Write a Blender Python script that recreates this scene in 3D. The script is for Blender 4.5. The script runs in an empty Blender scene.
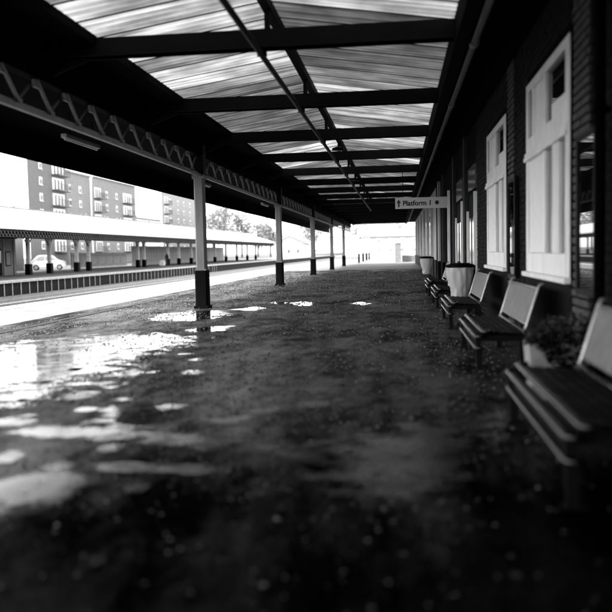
import bpy, bmesh, math, random
from mathutils import Vector, Matrix
rnd = random.Random(7)
scene = bpy.context.scene
COL = scene.collection
rad = math.radians

# ------------------------------------------------------------------ camera
cam_d = bpy.data.cameras.new('camera')
cam = bpy.data.objects.new('camera', cam_d)
COL.objects.link(cam)
cam.location = (0, 0, 1.5)
cam.rotation_euler = (Matrix.Rotation(rad(6.794), 3, 'Z') @ Matrix.Rotation(rad(90 - 3.965), 3, 'X')
                      @ Matrix.Rotation(rad(-1.2), 3, 'Z')).to_euler()
cam_d.sensor_width = 36.0
cam_d.lens = 36.0 * 780 / 612
cam_d.clip_start = 0.05
cam_d.clip_end = 3000
cam_d.dof.use_dof = True
cam_d.dof.focus_distance = 25.0
cam_d.dof.aperture_fstop = 0.8
scene.camera = cam

# ------------------------------------------------------------------ sky, sun, exposure
SUN_EL, SUN_ROT = rad(48), rad(-130)
world = bpy.data.worlds.new('World')
scene.world = world
world.use_nodes = True
wn = world.node_tree
wn.nodes.clear()
sky = wn.nodes.new('ShaderNodeTexSky')
sky.sky_type = 'NISHITA'
sky.sun_disc = False
sky.sun_elevation = SUN_EL
sky.sun_rotation = SUN_ROT
sky.air_density = 1.0
sky.dust_density = 1.0
bw = wn.nodes.new('ShaderNodeRGBToBW')
bg = wn.nodes.new('ShaderNodeBackground')
bg.inputs['Strength'].default_value = 0.15
wo = wn.nodes.new('ShaderNodeOutputWorld')
wn.links.new(sky.outputs[0], bw.inputs[0])
wn.links.new(bw.outputs[0], bg.inputs[0])
wn.links.new(bg.outputs[0], wo.inputs[0])

sun_d = bpy.data.lights.new('sun', 'SUN')
sun_d.energy = 1.5
sun_d.angle = rad(14)
sun = bpy.data.objects.new('sun', sun_d)
COL.objects.link(sun)
# direction towards the sun: high, to the left of and behind the camera (behind thin cloud)
to_sun = Vector((math.sin(SUN_ROT) * math.cos(SUN_EL), math.cos(SUN_ROT) * math.cos(SUN_EL), math.sin(SUN_EL)))
sun.rotation_euler = to_sun.to_track_quat('Z', 'Y').to_euler()

scene.view_settings.view_transform = 'Standard'
scene.view_settings.look = 'None'
scene.view_settings.gamma = 1.0
scene.view_settings.use_curve_mapping = False
scene.view_settings.exposure = 2.85
scene.render.engine = 'CYCLES'
scene.cycles.use_denoising = True
scene.cycles.max_bounces = 10
scene.cycles.diffuse_bounces = 5
scene.cycles.glossy_bounces = 5
scene.cycles.transmission_bounces = 6
scene.cycles.caustics_reflective = True
scene.cycles.sample_clamp_indirect = 6.0

# ------------------------------------------------------------------ materials (a monochrome place)
MATS = {}
def mat(name, v, rough=0.6, metal=0.0, var=0.25, scale=6.0, bump=0.0, bscale=40.0, island=0.0, stretch=None,
        spec=0.5, ior=1.5, trans=0.0, rvar=0.0):
    """Principled material, base value v broken up by two octaves of noise."""
    m = bpy.data.materials.new(name)
    m.use_nodes = True
    nt = m.node_tree
    b = nt.nodes['Principled BSDF']
    b.inputs['Metallic'].default_value = metal
    b.inputs['Roughness'].default_value = rough
    b.inputs['Specular IOR Level'].default_value = spec
    b.inputs['IOR'].default_value = ior
    tc = nt.nodes.new('ShaderNodeTexCoord')
    mp = nt.nodes.new('ShaderNodeMapping')
    if stretch:
        mp.inputs['Scale'].default_value = stretch
    nt.links.new(tc.outputs['Object'], mp.inputs[0])
    n = nt.nodes.new('ShaderNodeTexNoise')
    n.inputs['Scale'].default_value = scale
    n.inputs['Detail'].default_value = 6
    n.inputs['Roughness'].default_value = 0.65
    nt.links.new(mp.outputs[0], n.inputs['Vector'])
    mr = nt.nodes.new('ShaderNodeMapRange')
    mr.inputs[1].default_value = 0.3
    mr.inputs[2].default_value = 0.7
    mr.inputs[3].default_value = v * (1 - var)
    mr.inputs[4].default_value = v * (1 + var)
    nt.links.new(n.outputs[0], mr.inputs[0])
    out = mr.outputs[0]
    if island > 0:
        g = nt.nodes.new('ShaderNodeNewGeometry')
        mr2 = nt.nodes.new('ShaderNodeMapRange')
        mr2.inputs[3].default_value = 1 - island
        mr2.inputs[4].default_value = 1 + island
        nt.links.new(g.outputs['Random Per Island'], mr2.inputs[0])
        mu = nt.nodes.new('ShaderNodeMath')
        mu.operation = 'MULTIPLY'
        nt.links.new(out, mu.inputs[0])
        nt.links.new(mr2.outputs[0], mu.inputs[1])
        out = mu.outputs[0]
    nt.links.new(out, b.inputs['Base Color'])
    if rvar > 0:
        mr3 = nt.nodes.new('ShaderNodeMapRange')
        mr3.inputs[1].default_value = 0.3
        mr3.inputs[2].default_value = 0.7
        mr3.inputs[3].default_value = max(0.02, rough - rvar)
        mr3.inputs[4].default_value = min(1, rough + rvar)
        nt.links.new(n.outputs[0], mr3.inputs[0])
        nt.links.new(mr3.outputs[0], b.inputs['Roughness'])
    if bump > 0:
        n2 = nt.nodes.new('ShaderNodeTexNoise')
        n2.inputs['Scale'].default_value = bscale
        n2.inputs['Detail'].default_value = 4
        nt.links.new(mp.outputs[0], n2.inputs['Vector'])
        bp = nt.nodes.new('ShaderNodeBump')
        bp.inputs['Strength'].default_value = bump
        bp.inputs['Distance'].default_value = 0.02
        nt.links.new(n2.outputs[0], bp.inputs['Height'])
        nt.links.new(bp.outputs[0], b.inputs['Normal'])
    MATS[name] = m
    return m

mat('iron_black', 0.0025, 0.5, var=0.4, scale=3, bump=0.2, spec=0.10)
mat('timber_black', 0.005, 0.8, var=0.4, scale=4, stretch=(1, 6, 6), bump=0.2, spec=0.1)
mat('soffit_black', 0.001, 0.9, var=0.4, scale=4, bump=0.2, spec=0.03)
mat('truss_paint', 0.2, 0.5, var=0.35, scale=5, bump=0.2)
mat('column_paint', 0.15, 0.5, var=0.3, scale=4, stretch=(1, 1, .25), bump=0.2, bscale=12)
mat('base_black', 0.003, 0.6, var=0.3, scale=4, spec=0.04)
mat('white_paint', 0.78, 0.4, var=0.16, scale=6, stretch=(1, 1, .2), bump=0.12)
mat('white_blind', 0.78, 0.8, var=0.06, scale=8)
mat('pane_grey', 0.13, 0.12, var=0.2, scale=1.5)
mat('pane_dark', 0.006, 0.02, var=0.2, scale=2)
mat('case_glass', 0.004, 0.02, var=0.2, scale=2, ior=2.0, spec=0.8)
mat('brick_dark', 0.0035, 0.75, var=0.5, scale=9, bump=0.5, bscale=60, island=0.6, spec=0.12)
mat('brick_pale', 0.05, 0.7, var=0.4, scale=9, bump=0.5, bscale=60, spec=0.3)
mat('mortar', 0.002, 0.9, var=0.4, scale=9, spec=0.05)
mat('render_pale', 0.42, 0.5, var=0.25, scale=2.5, stretch=(1, 1, .3), bump=0.15)
mat('bench_seat', 0.0015, 0.5, var=0.4, scale=7, spec=0.04, rvar=0.1)
mat('bench_rail', 0.006, 0.22, var=0.3, scale=7, spec=0.6)
mat('bench_frame', 0.30, 0.35, metal=0.6, var=0.3, scale=7)
mat('sign_white', 0.62, 0.45, var=0.08, scale=2)
mat('sign_ink', 0.01, 0.5)
mat('concrete_pale', 0.17, 0.6, var=0.55, scale=1.6, bump=0.3, bscale=50, rvar=0.15)
mat('coping', 0.45, 0.5, var=0.35, scale=3, bump=0.3, bscale=50)
mat('wall_black', 0.008, 0.8, var=0.5, scale=2, spec=0.2)
mat('post_white', 0.5, 0.6, var=0.3, scale=3)
mat('ballast', 0.16, 0.95, var=0.9, scale=3.2, bump=1.0, bscale=9)
mat('rail_steel', 0.35, 0.3, metal=1.0, var=0.3)
mat('earth', 0.16, 0.9, var=0.4, scale=0.6)
mat('asphalt_street', 0.10, 0.8, var=0.3, scale=1.5)
mat('roof_white', 0.82, 0.45, var=0.06, scale=1.0, stretch=(.4, 2, 1))
mat('fence_grey', 0.16, 0.6, var=0.3, scale=2)
mat('fence_dark', 0.05, 0.6, var=0.3, scale=2)
mat('kiosk_grey', 0.12, 0.6, var=0.3, scale=1.2)
mat('garage_grey', 0.20, 0.7, var=0.2, scale=.8)
mat('flat_brick', 0.145, 0.85, var=0.12, scale=1.2, bump=0.2)
mat('flat_brick_light', 0.23, 0.85, var=0.12, scale=1.2, bump=0.2)
mat('flat_brick_pale', 0.36, 0.85, var=0.12, scale=.8)  # lightened base stands in for distance haze
mat('house_pale', 0.62, 0.8, var=0.1, scale=.6)
mat('balcony_dark', 0.07, 0.5, var=0.3)
mat('car_white', 0.80, 0.25, var=0.03)
mat('car_glass', 0.30, 0.08, var=0.1)
mat('tyre', 0.03, 0.8)
mat('cloth_black', 0.010, 0.9)
mat('bag_white', 0.75, 0.6, var=0.15, scale=5)
mat('bark', 0.10, 0.9)
mat('leaf_dark', 0.014, 0.22, var=0.5, scale=20, island=0.7)
mat('stone_trough', 0.26, 0.8, var=0.25, scale=6, bump=0.4)
mat('lamp_case', 0.35, 0.5)
mat('pier_grey', 0.16, 0.8, var=0.3, scale=3, bump=0.3)
mat('pilaster_dark', 0.03, 0.8, var=0.4, scale=5, bump=0.3, spec=0.1)
mat('grit', 0.055, 0.6, var=0.3, scale=3, island=0.95, spec=0.5)
mat('fence_light', 0.28, 0.6, var=0.25, scale=2)
mat('soil', 0.02, 0.9)

def leaf_material():  # far leaves: greys lifted to carry the haze of distance
    m = bpy.data.materials.new('leaf_far')
    m.use_nodes = True
    nt = m.node_tree
    b = nt.nodes['Principled BSDF']
    g = nt.nodes.new('ShaderNodeNewGeometry')
    mr = nt.nodes.new('ShaderNodeMapRange')
    mr.inputs[3].default_value = 0.15
    mr.inputs[4].default_value = 0.34
    nt.links.new(g.outputs['Random Per Island'], mr.inputs[0])
    nt.links.new(mr.outputs[0], b.inputs['Base Color'])
    b.inputs['Roughness'].default_value = 0.8
    MATS['leaf_far'] = m
leaf_material()

def glazing_material(name, t, dirt):
    """Weathered translucent roof sheet: light soaks through, streaks of grime run down the slope."""
    m = bpy.data.materials.new(name)
    m.use_nodes = True
    nt = m.node_tree
    nt.nodes.remove(nt.nodes['Principled BSDF'])
    out = nt.nodes['Material Output']
    tc = nt.nodes.new('ShaderNodeTexCoord')
    oi = nt.nodes.new('ShaderNodeObjectInfo')
    add = nt.nodes.new('ShaderNodeVectorMath')
    add.operation = 'ADD'
    nt.links.new(tc.outputs['Object'], add.inputs[0])
    sc = nt.nodes.new('ShaderNodeMath')
    sc.operation = 'MULTIPLY'
    sc.inputs[1].default_value = 37.0
    nt.links.new(oi.outputs['Random'], sc.inputs[0])
    nt.links.new(sc.outputs[0], add.inputs[1])
    mp = nt.nodes.new('ShaderNodeMapping')
    mp.inputs['Scale'].default_value = (0.45, 7.5, 1.0)
    nt.links.new(add.outputs[0], mp.inputs[0])
    n1 = nt.nodes.new('ShaderNodeTexNoise')
    n1.inputs['Scale'].default_value = 1.3
    n1.inputs['Detail'].default_value = 5
    nt.links.new(mp.outputs[0], n1.inputs['Vector'])
    n2 = nt.nodes.new('ShaderNodeTexNoise')
    n2.inputs['Scale'].default_value = 1.1
    n2.inputs['Detail'].default_value = 6
    nt.links.new(add.outputs[0], n2.inputs['Vector'])
    mr = nt.nodes.new('ShaderNodeMapRange')
    mr.inputs[1].default_value = 0.32
    mr.inputs[2].default_value = 0.68
    mr.inputs[3].default_value = t * (1 - dirt)
    mr.inputs[4].default_value = t
    nt.links.new(n1.outputs[0], mr.inputs[0])
    mr2 = nt.nodes.new('ShaderNodeMapRange')
    mr2.inputs[1].default_value = 0.35
    mr2.inputs[2].default_value = 0.65
    mr2.inputs[3].default_value = 0.4
    mr2.inputs[4].default_value = 1.0
    nt.links.new(n2.outputs[0], mr2.inputs[0])
    mu = nt.nodes.new('ShaderNodeMath')
    mu.operation = 'MULTIPLY'
    nt.links.new(mr.outputs[0], mu.inputs[0])
    nt.links.new(mr2.outputs[0], mu.inputs[1])
    tr = nt.nodes.new('ShaderNodeBsdfTranslucent')
    nt.links.new(mu.outputs[0], tr.inputs['Color'])
    gl = nt.nodes.new('ShaderNodeBsdfDiffuse')
    gl.inputs['Color'].default_value = (0.06, 0.06, 0.06, 1)
    mx = nt.nodes.new('ShaderNodeMixShader')
    mx.inputs[0].default_value = 0.12
    nt.links.new(tr.outputs[0], mx.inputs[1])
    nt.links.new(gl.outputs[0], mx.inputs[2])
    nt.links.new(mx.outputs[0], out.inputs['Surface'])
    MATS[name] = m
glazing_material('glazing_clean', 0.46, 0.72)
glazing_material('glazing_mid', 0.20, 0.7)
glazing_material('glazing_dirty', 0.115, 0.65)

def asphalt_material():
    """Old damp asphalt: dark aggregate, patches that are damper and smoother than others."""
    m = bpy.data.materials.new('asphalt')
    m.use_nodes = True
    nt = m.node_tree
    b = nt.nodes['Principled BSDF']
    tc = nt.nodes.new('ShaderNodeTexCoord')
    mpa = nt.nodes.new('ShaderNodeMapping')
    mpa.inputs['Scale'].default_value = (1.0, 0.42, 1.0)
    nt.links.new(tc.outputs['Object'], mpa.inputs[0])
    def noise(scale, detail, rough=0.6, dist=0.0):
        n = nt.nodes.new('ShaderNodeTexNoise')
        n.inputs['Scale'].default_value = scale
        n.inputs['Detail'].default_value = detail
        n.inputs['Roughness'].default_value = rough
        n.inputs['Distortion'].default_value = dist
        nt.links.new(mpa.outputs[0], n.inputs['Vector'])
        return n.outputs[0]
    def rng(i, a, c, lo, hi):
        r = nt.nodes.new('ShaderNodeMapRange')
        r.inputs[1].default_value = a
        r.inputs[2].default_value = c
        r.inputs[3].default_value = lo
        r.inputs[4].default_value = hi
        nt.links.new(i, r.inputs[0])
        return r.outputs[0]
    def math_(op, a, c):
        n = nt.nodes.new('ShaderNodeMath')
        n.operation = op
        for k, v in enumerate((a, c)):
            if isinstance(v, (int, float)):
                n.inputs[k].default_value = v
            else:
                nt.links.new(v, n.inputs[k])
        return n.outputs[0]
    big = noise(0.9, 9, 0.7)
    mid = noise(3.2, 8, 0.7)
    grit = noise(48, 2, 0.6)
    speck = noise(14, 8, 0.85)
    # ragged mask: foreground shade put into colour and gloss, full tone farther on
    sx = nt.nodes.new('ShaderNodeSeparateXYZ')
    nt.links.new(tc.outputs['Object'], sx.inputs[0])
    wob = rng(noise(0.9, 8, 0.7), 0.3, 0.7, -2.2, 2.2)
    fore_shade = rng(math_('ADD', sx.outputs['Y'], wob), 4.6, 8.5, 0.0, 1.0)
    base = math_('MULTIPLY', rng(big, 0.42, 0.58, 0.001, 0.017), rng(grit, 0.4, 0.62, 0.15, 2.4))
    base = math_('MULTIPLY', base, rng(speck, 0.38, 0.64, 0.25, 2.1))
    base = math_('MULTIPLY', base, rng(fore_shade, 0, 1, 0.14, 1.5))
    # trodden-in chewing gum
    vo = nt.nodes.new('ShaderNodeTexVoronoi')
    vo.inputs['Scale'].default_value = 2.6
    nt.links.new(tc.outputs['Object'], vo.inputs['Vector'])
    gum = math_('MULTIPLY', rng(vo.outputs['Distance'], 0.05, 0.09, 1, 0), rng(big, 0.45, 0.55, 0.0, 1.0))
    base = math_('ADD', base, math_('MULTIPLY', gum, 0.10))
    nt.links.new(base, b.inputs['Base Color'])
    damp = math_('ADD', math_('MULTIPLY', noise(0.75, 9, 0.68), 0.65), math_('MULTIPLY', mid, 0.35))
    damp = math_('ADD', damp, math_('MULTIPLY', rng(grit, 0.3, 0.7, -1, 1), 0.03))
    nt.links.new(rng(damp, 0.40, 0.60, 0.75, 0.42), b.inputs['Roughness'])
    nt.links.new(math_('MULTIPLY', rng(damp, 0.455, 0.575, 0.02, 0.56), rng(fore_shade, 0, 1, 0.03, 1.0)), b.inputs['Specular IOR Level'])
    bp = nt.nodes.new('ShaderNodeBump')
    bp.inputs['Strength'].default_value = 0.8
    bp.inputs['Distance'].default_value = 0.012
    h = math_('ADD', math_('MULTIPLY', grit, 0.6), math_('MULTIPLY', speck, 1.2))
    nt.links.new(h, bp.inputs['Height'])
    nt.links.new(bp.outputs[0], b.inputs['Normal'])
    MATS['asphalt'] = m
asphalt_material()

def water_material(name, r0, r1, edge, spec, amp, base=0.010):
    m = bpy.data.materials.new(name)
    m.use_nodes = True
    nt = m.node_tree
    L = nt.links.new
    b = nt.nodes['Principled BSDF']
    b.inputs['Base Color'].default_value = (base, base, base, 1)
    b.inputs['IOR'].default_value = 1.33
    b.inputs['Specular IOR Level'].default_value = spec
    tc = nt.nodes.new('ShaderNodeTexCoord')
    def noise(scale, detail):
        n = nt.nodes.new('ShaderNodeTexNoise')
        n.inputs['Scale'].default_value = scale
        n.inputs['Detail'].default_value = detail
        n.inputs['Roughness'].default_value = 0.65
        L(tc.outputs['Object'], n.inputs['Vector'])
        return n.outputs[0]
    def rng(i, a, c, lo, hi, smooth=False):
        r = nt.nodes.new('ShaderNodeMapRange')
        if smooth: r.interpolation_type = 'SMOOTHSTEP'
        for q, v in enumerate((a, c, lo, hi)): r.inputs[q + 1].default_value = v
        L(i, r.inputs[0])
        return r.outputs[0]
    L(rng(noise(2.2, 7), 0.45, 0.72, r0, r1), b.inputs['Roughness'])
    bp = nt.nodes.new('ShaderNodeBump')
    bp.inputs['Strength'].default_value = 0.05
    bp.inputs['Distance'].default_value = 0.02
    L(noise(6, 4), bp.inputs['Height'])
    L(bp.outputs[0], b.inputs['Normal'])
    at = nt.nodes.new('ShaderNodeAttribute')
    at.attribute_name = 'depth'
    ad = nt.nodes.new('ShaderNodeMath')
    ad.operation = 'ADD'
    L(at.outputs['Fac'], ad.inputs[0])
    L(rng(noise(2.6, 11), 0.28, 0.72, -amp, amp), ad.inputs[1])
    # stones standing out of the film
    ad2 = nt.nodes.new('ShaderNodeMath')
    ad2.operation = 'ADD'
    L(ad.outputs[0], ad2.inputs[0])
    L(rng(noise(26, 5), 0.3, 0.7, -.32, .32), ad2.inputs[1])
    f1 = rng(ad2.outputs[0], .5 - edge, .5 + edge, 0, 1, True)
    f2 = rng(at.outputs['Fac'], .02, .35, 0, 1, True)
    fm = nt.nodes.new('ShaderNodeMath')
    fm.operation = 'MULTIPLY'
    L(f1, fm.inputs[0])
    L(f2, fm.inputs[1])
    fac = fm.outputs[0]
    tr = nt.nodes.new('ShaderNodeBsdfTransparent')
    mx = nt.nodes.new('ShaderNodeMixShader')
    L(fac, mx.inputs[0])
    L(tr.outputs[0], mx.inputs[1])
    L(b.outputs[0], mx.inputs[2])
    L(mx.outputs[0], nt.nodes['Material Output'].inputs['Surface'])
    MATS[name] = m
water_material('water_film', .06, .24, .12, .5, .62)
water_material('damp_film', .14, .34, .36, .6, .8)
water_material('worn_film', .24, .40, .45, .7, .8, .022)

def sackcloth_material():
    """Thin clear plastic sack: mostly lets light through, whitish."""
    m = bpy.data.materials.new('plastic_sack')
    m.use_nodes = True
    nt = m.node_tree
    b = nt.nodes['Principled BSDF']
    b.inputs['Base Color'].default_value = (0.68, 0.68, 0.68, 1)
    b.inputs['Roughness'].default_value = 0.3
    out = nt.nodes['Material Output']
    tr = nt.nodes.new('ShaderNodeBsdfTranslucent')
    tr.inputs['Color'].default_value = (0.6, 0.6, 0.6, 1)
    mx = nt.nodes.new('ShaderNodeMixShader')
    mx.inputs[0].default_value = 0.4
    nt.links.new(b.outputs[0], mx.inputs[1])
    nt.links.new(tr.outputs[0], mx.inputs[2])
    nt.links.new(mx.outputs[0], out.inputs['Surface'])
    MATS['plastic_sack'] = m
sackcloth_material()

def mesh_panel_material():
    """Perforated pressed-steel panel of the bench backs."""
    m = mat('bench_panel', 0.105, 0.5, metal=0.3, var=0.4, scale=5)
    nt = m.node_tree
    b = nt.nodes['Principled BSDF']
    tc = nt.nodes.new('ShaderNodeTexCoord')
    v = nt.nodes.new('ShaderNodeTexVoronoi')
    v.inputs['Scale'].default_value = 70
    v.inputs['Randomness'].default_value = 0.0
    nt.links.new(tc.outputs['Object'], v.inputs['Vector'])
    bp = nt.nodes.new('ShaderNodeBump')
    bp.inputs['Strength'].default_value = 0.15
    bp.inputs['Distance'].default_value = 0.004
    nt.links.new(v.outputs['Distance'], bp.inputs['Height'])
    nt.links.new(bp.outputs[0], b.inputs['Normal'])
mesh_panel_material()

# ------------------------------------------------------------------ building helpers
class MB:
    """collects shapes; build() links them as one mesh object"""
    def __init__(s):
        s.v, s.f = [], []
    def add(s, vs, fs):
        o = len(s.v)
        s.v += [tuple(p) for p in vs]
        s.f += [tuple(i + o for i in f) for f in fs]
        return s
    def box(s, x0, x1, y0, y1, z0, z1):
        vs = [(x, y, z) for x in (x0, x1) for y in (y0, y1) for z in (z0, z1)]
        return s.add(vs, [(0, 1, 3, 2), (4, 6, 7, 5), (0, 4, 5, 1), (2, 3, 7, 6), (0, 2, 6, 4), (1, 5, 7, 3)])
    def bar(s, a, b, w, h, up=(0, 0, 1)):
        """rectangular bar from a to b, w wide and h deep (h along up)"""
        a, b, up = Vector(a), Vector(b), Vector(up)
        d = (b - a).normalized()
        sx = d.cross(up)
        if sx.length < 1e-5:
            sx = d.cross(Vector((1, 0, 0)))
        sx.normalize()
        uz = sx.cross(d).normalized()
        vs = []
        for p in (a, b):
            for i, j in ((-1, -1), (1, -1), (1, 1), (-1, 1)):
                vs.append(p + sx * (i * w / 2) + uz * (j * h / 2))
        return s.add(vs, [(3, 2, 1, 0), (4, 5, 6, 7), (0, 1, 5, 4), (1, 2, 6, 5), (2, 3, 7, 6), (3, 0, 4, 7)])
    def tube(s, pts, r, n=8, caps=True):
        pts = [Vector(p) for p in pts]
        rs = r if isinstance(r, (list, tuple)) else [r] * len(pts)
        o = len(s.v)
        prev = None
        for i, p in enumerate(pts):
            d = (pts[min(i + 1, len(pts) - 1)] - pts[max(i - 1, 0)]).normalized()
            if prev is None:
                ref = Vector((0, 0, 1)) if abs(d.z) < 0.9 else Vector((1, 0, 0))
                u = d.cross(ref).normalized()
            else:
                u = (prev - d * prev.dot(d)).normalized()
            prev = u
            w = d.cross(u)
            for k in range(n):
                t = 2 * math.pi * k / n
                s.v.append(tuple(p + (u * math.cos(t) + w * math.sin(t)) * rs[i]))
        for i in range(len(pts) - 1):
            for k in range(n):
                a, b_ = o + i * n + k, o + i * n + (k + 1) % n
                s.f.append((a, b_, b_ + n, a + n))
        if caps:
            s.f.append(tuple(o + k for k in reversed(range(n))))
            s.f.append(tuple(o + (len(pts) - 1) * n + k for k in range(n)))
        return s
    def prism(s, poly, axis, a, b):
        """extrude a 2-D outline along an axis; poly in the other two axes (cyclic order)"""
        def P(u, v, t):
            return {'x': (t, u, v), 'y': (u, t, v), 'z': (u, v, t)}[axis]
        n = len(poly)
        vs = [P(u, v, a) for u, v in poly] + [P(u, v, b) for u, v in poly]
        fs = [tuple(range(n)), tuple(reversed(range(n, 2 * n)))]
        fs += [(i, i + n, (i + 1) % n + n, (i + 1) % n) for i in range(n)]
        return s.add(vs, fs)
    def mesh(s, name):
        me = bpy.data.meshes.new(name)
        me.from_pydata(s.v, [], s.f)
        bm = bmesh.new()
        bm.from_mesh(me)
        bmesh.ops.recalc_face_normals(bm, faces=bm.faces)
        bm.to_mesh(me)
        bm.free()
        return me
    def build(s, name, m, parent=None, bevel=0.0, smooth=False, loc=None):
        o = bpy.data.objects.new(name, s.mesh(name))
        return finish(o, m, parent, bevel, smooth, loc)

def finish(o, m, parent=None, bevel=0.0, smooth=False, loc=None):
    COL.objects.link(o)
    if m is not None:
        o.data.materials.append(MATS[m])
    if parent is not None:
        o.parent = parent
    if loc is not None:
        o.location = loc
    if bevel > 0:
        bv = o.modifiers.new('bevel', 'BEVEL')
        bv.width = bevel
        bv.segments = 2
        bv.limit_method = 'ANGLE'
    if smooth:
        for p in o.data.polygons:
            p.use_smooth = True
    return o

def tag(o, label=None, cat=None, group=None, kind=None):
    if label: o['label'] = label
    if cat: o['category'] = cat
    if group: o['group'] = group
    if kind: o['kind'] = kind
    return o

def thing(name, label, cat, loc=(0, 0, 0), rz=0, group=None):
    o = bpy.data.objects.new(name, None)
    COL.objects.link(o)
    o.location = loc
    o.rotation_euler = (0, 0, rz)
    o.empty_display_size = 0.3
    return tag(o, label, cat, group)

def share(name, me, parent=None, loc=(0, 0, 0), rot=None, m=None):
    """another object on the same mesh data"""
    o = bpy.data.objects.new(name, me)
    COL.objects.link(o)
    if parent is not None:
        o.parent = parent
    o.location = loc
    if rot is not None:
        o.rotation_euler = rot
    if m is not None:
        if not me.materials:
            me.materials.append(MATS[m])
        o.material_slots[0].link = 'OBJECT'
        o.material_slots[0].material = MATS[m]
    return o

def copy_tree(o, parent=None):
    c = o.copy()
    COL.objects.link(c)
    if parent is not None:
        c.parent = parent
    for ch in list(o.children):
        copy_tree(ch, c)
    return c

def structure(o):
    o['kind'] = 'structure'
    return o

# ------------------------------------------------------------------ main dimensions (metres)
WALL = 1.95                # face of the station building
COLX = -5.4                # line of canopy columns
EDGE = -12.0               # edge of the near platform
FARX = -25.5               # edge of the far platform
COLS = [21.15, 35.45, 49.75, 64.05, 78.35]
SPAN = 14.3
BAY = SPAN / 3
CAN0, CAN1 = -40.0, 90.0   # canopy runs from behind the camera to here

# ------------------------------------------------------------------ ground, track, platforms, street
structure(MB().add([(-900, -300, -1.05), (900, -300, -1.05), (900, 1500, -1.05), (-900, 1500, -1.05)], [(0, 1, 2, 3)])
          .build('ground', 'earth'))
structure(MB().add([(FARX - .2, -60, -1.0), (EDGE + .2, -60, -1.0), (EDGE + .2, 400, -1.0), (FARX - .2, 400, -1.0)],
                   [(0, 1, 2, 3)]).build('track_bed', 'ballast'))
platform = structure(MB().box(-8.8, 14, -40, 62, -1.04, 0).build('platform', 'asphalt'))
outer = structure(MB().box(EDGE + .62, -8.802, -40, 140, -1.04, -0.004).build('platform_margin', 'concrete_pale'))
structure(MB().box(-8.798, 14, 62.002, 140, -1.04, -0.004).build('platform_end', 'concrete_pale'))  # pale floor starts under the canopy, painting in the wet shine and end light
structure(MB().box(-8.06, -7.86, -40, 61.9, -.02, .012).build('drain_channel', 'iron_black'))
slab = MB().box(0, .75, 0.006, .984, -.14, 0).mesh('coping_slab')
for i in range(110):
    share('coping_slab', slab, outer, (EDGE - .13, 4 + i * .99, .004 + rnd.uniform(-.003, .003)), m='coping')
structure(MB().box(EDGE, EDGE + .6, -40, 140, -1.04, -.142).build('platform_wall', 'wall_black'))

farp = structure(MB().box(-40, FARX - .62, -40, 320, -1.04, -.004).build('far_platform', 'concrete_pale'))
structure(MB().box(FARX - .60, FARX - .3, -40, 320, -1.04, -.142).build('far_platform_wall', 'wall_black'))
fslab = MB().box(-.75, 0, 0.012, .978, -.15, 0).mesh('coping_slab')
for i in range(110):
    share('coping_slab', fslab, farp, (FARX, 36 + i * .99, .004 + rnd.uniform(-.004, .004)), m='coping')
MB().box(FARX - .6, FARX, 145, 320, -.15, .004).build('coping_slab', 'coping', farp)
fpost = MB().box(-.19, -.15, -.035, .035, -1.0, -.152).mesh('wall_post')
yy = 45.0
while yy < 110:
    if rnd.random() > .03:
        share('wall_post', fpost, farp, (FARX - .1, yy, 0), m='post_white')
    yy += 1.18 + rnd.uniform(-.08, .08)
structure(MB().box(-900, -40.002, -60, 1200, -1.04, -.03).build('street', 'asphalt_street'))
for x in (-14.6, -16.04, -18.0, -19.44, -21.2, -22.64):
    r = MB()
    r.prism([(-.07, 0), (.07, 0), (.07, .02), (.012, .03), (.012, .1), (.035, .11), (.035, .15), (-.035, .15), (-.035, .11),
             (-.012, .1), (-.012, .03), (-.07, .02)], 'y', -40, 320)
    o = structure(r.build('track_rail', 'rail_steel', loc=(x, 0, -.93)))

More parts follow.
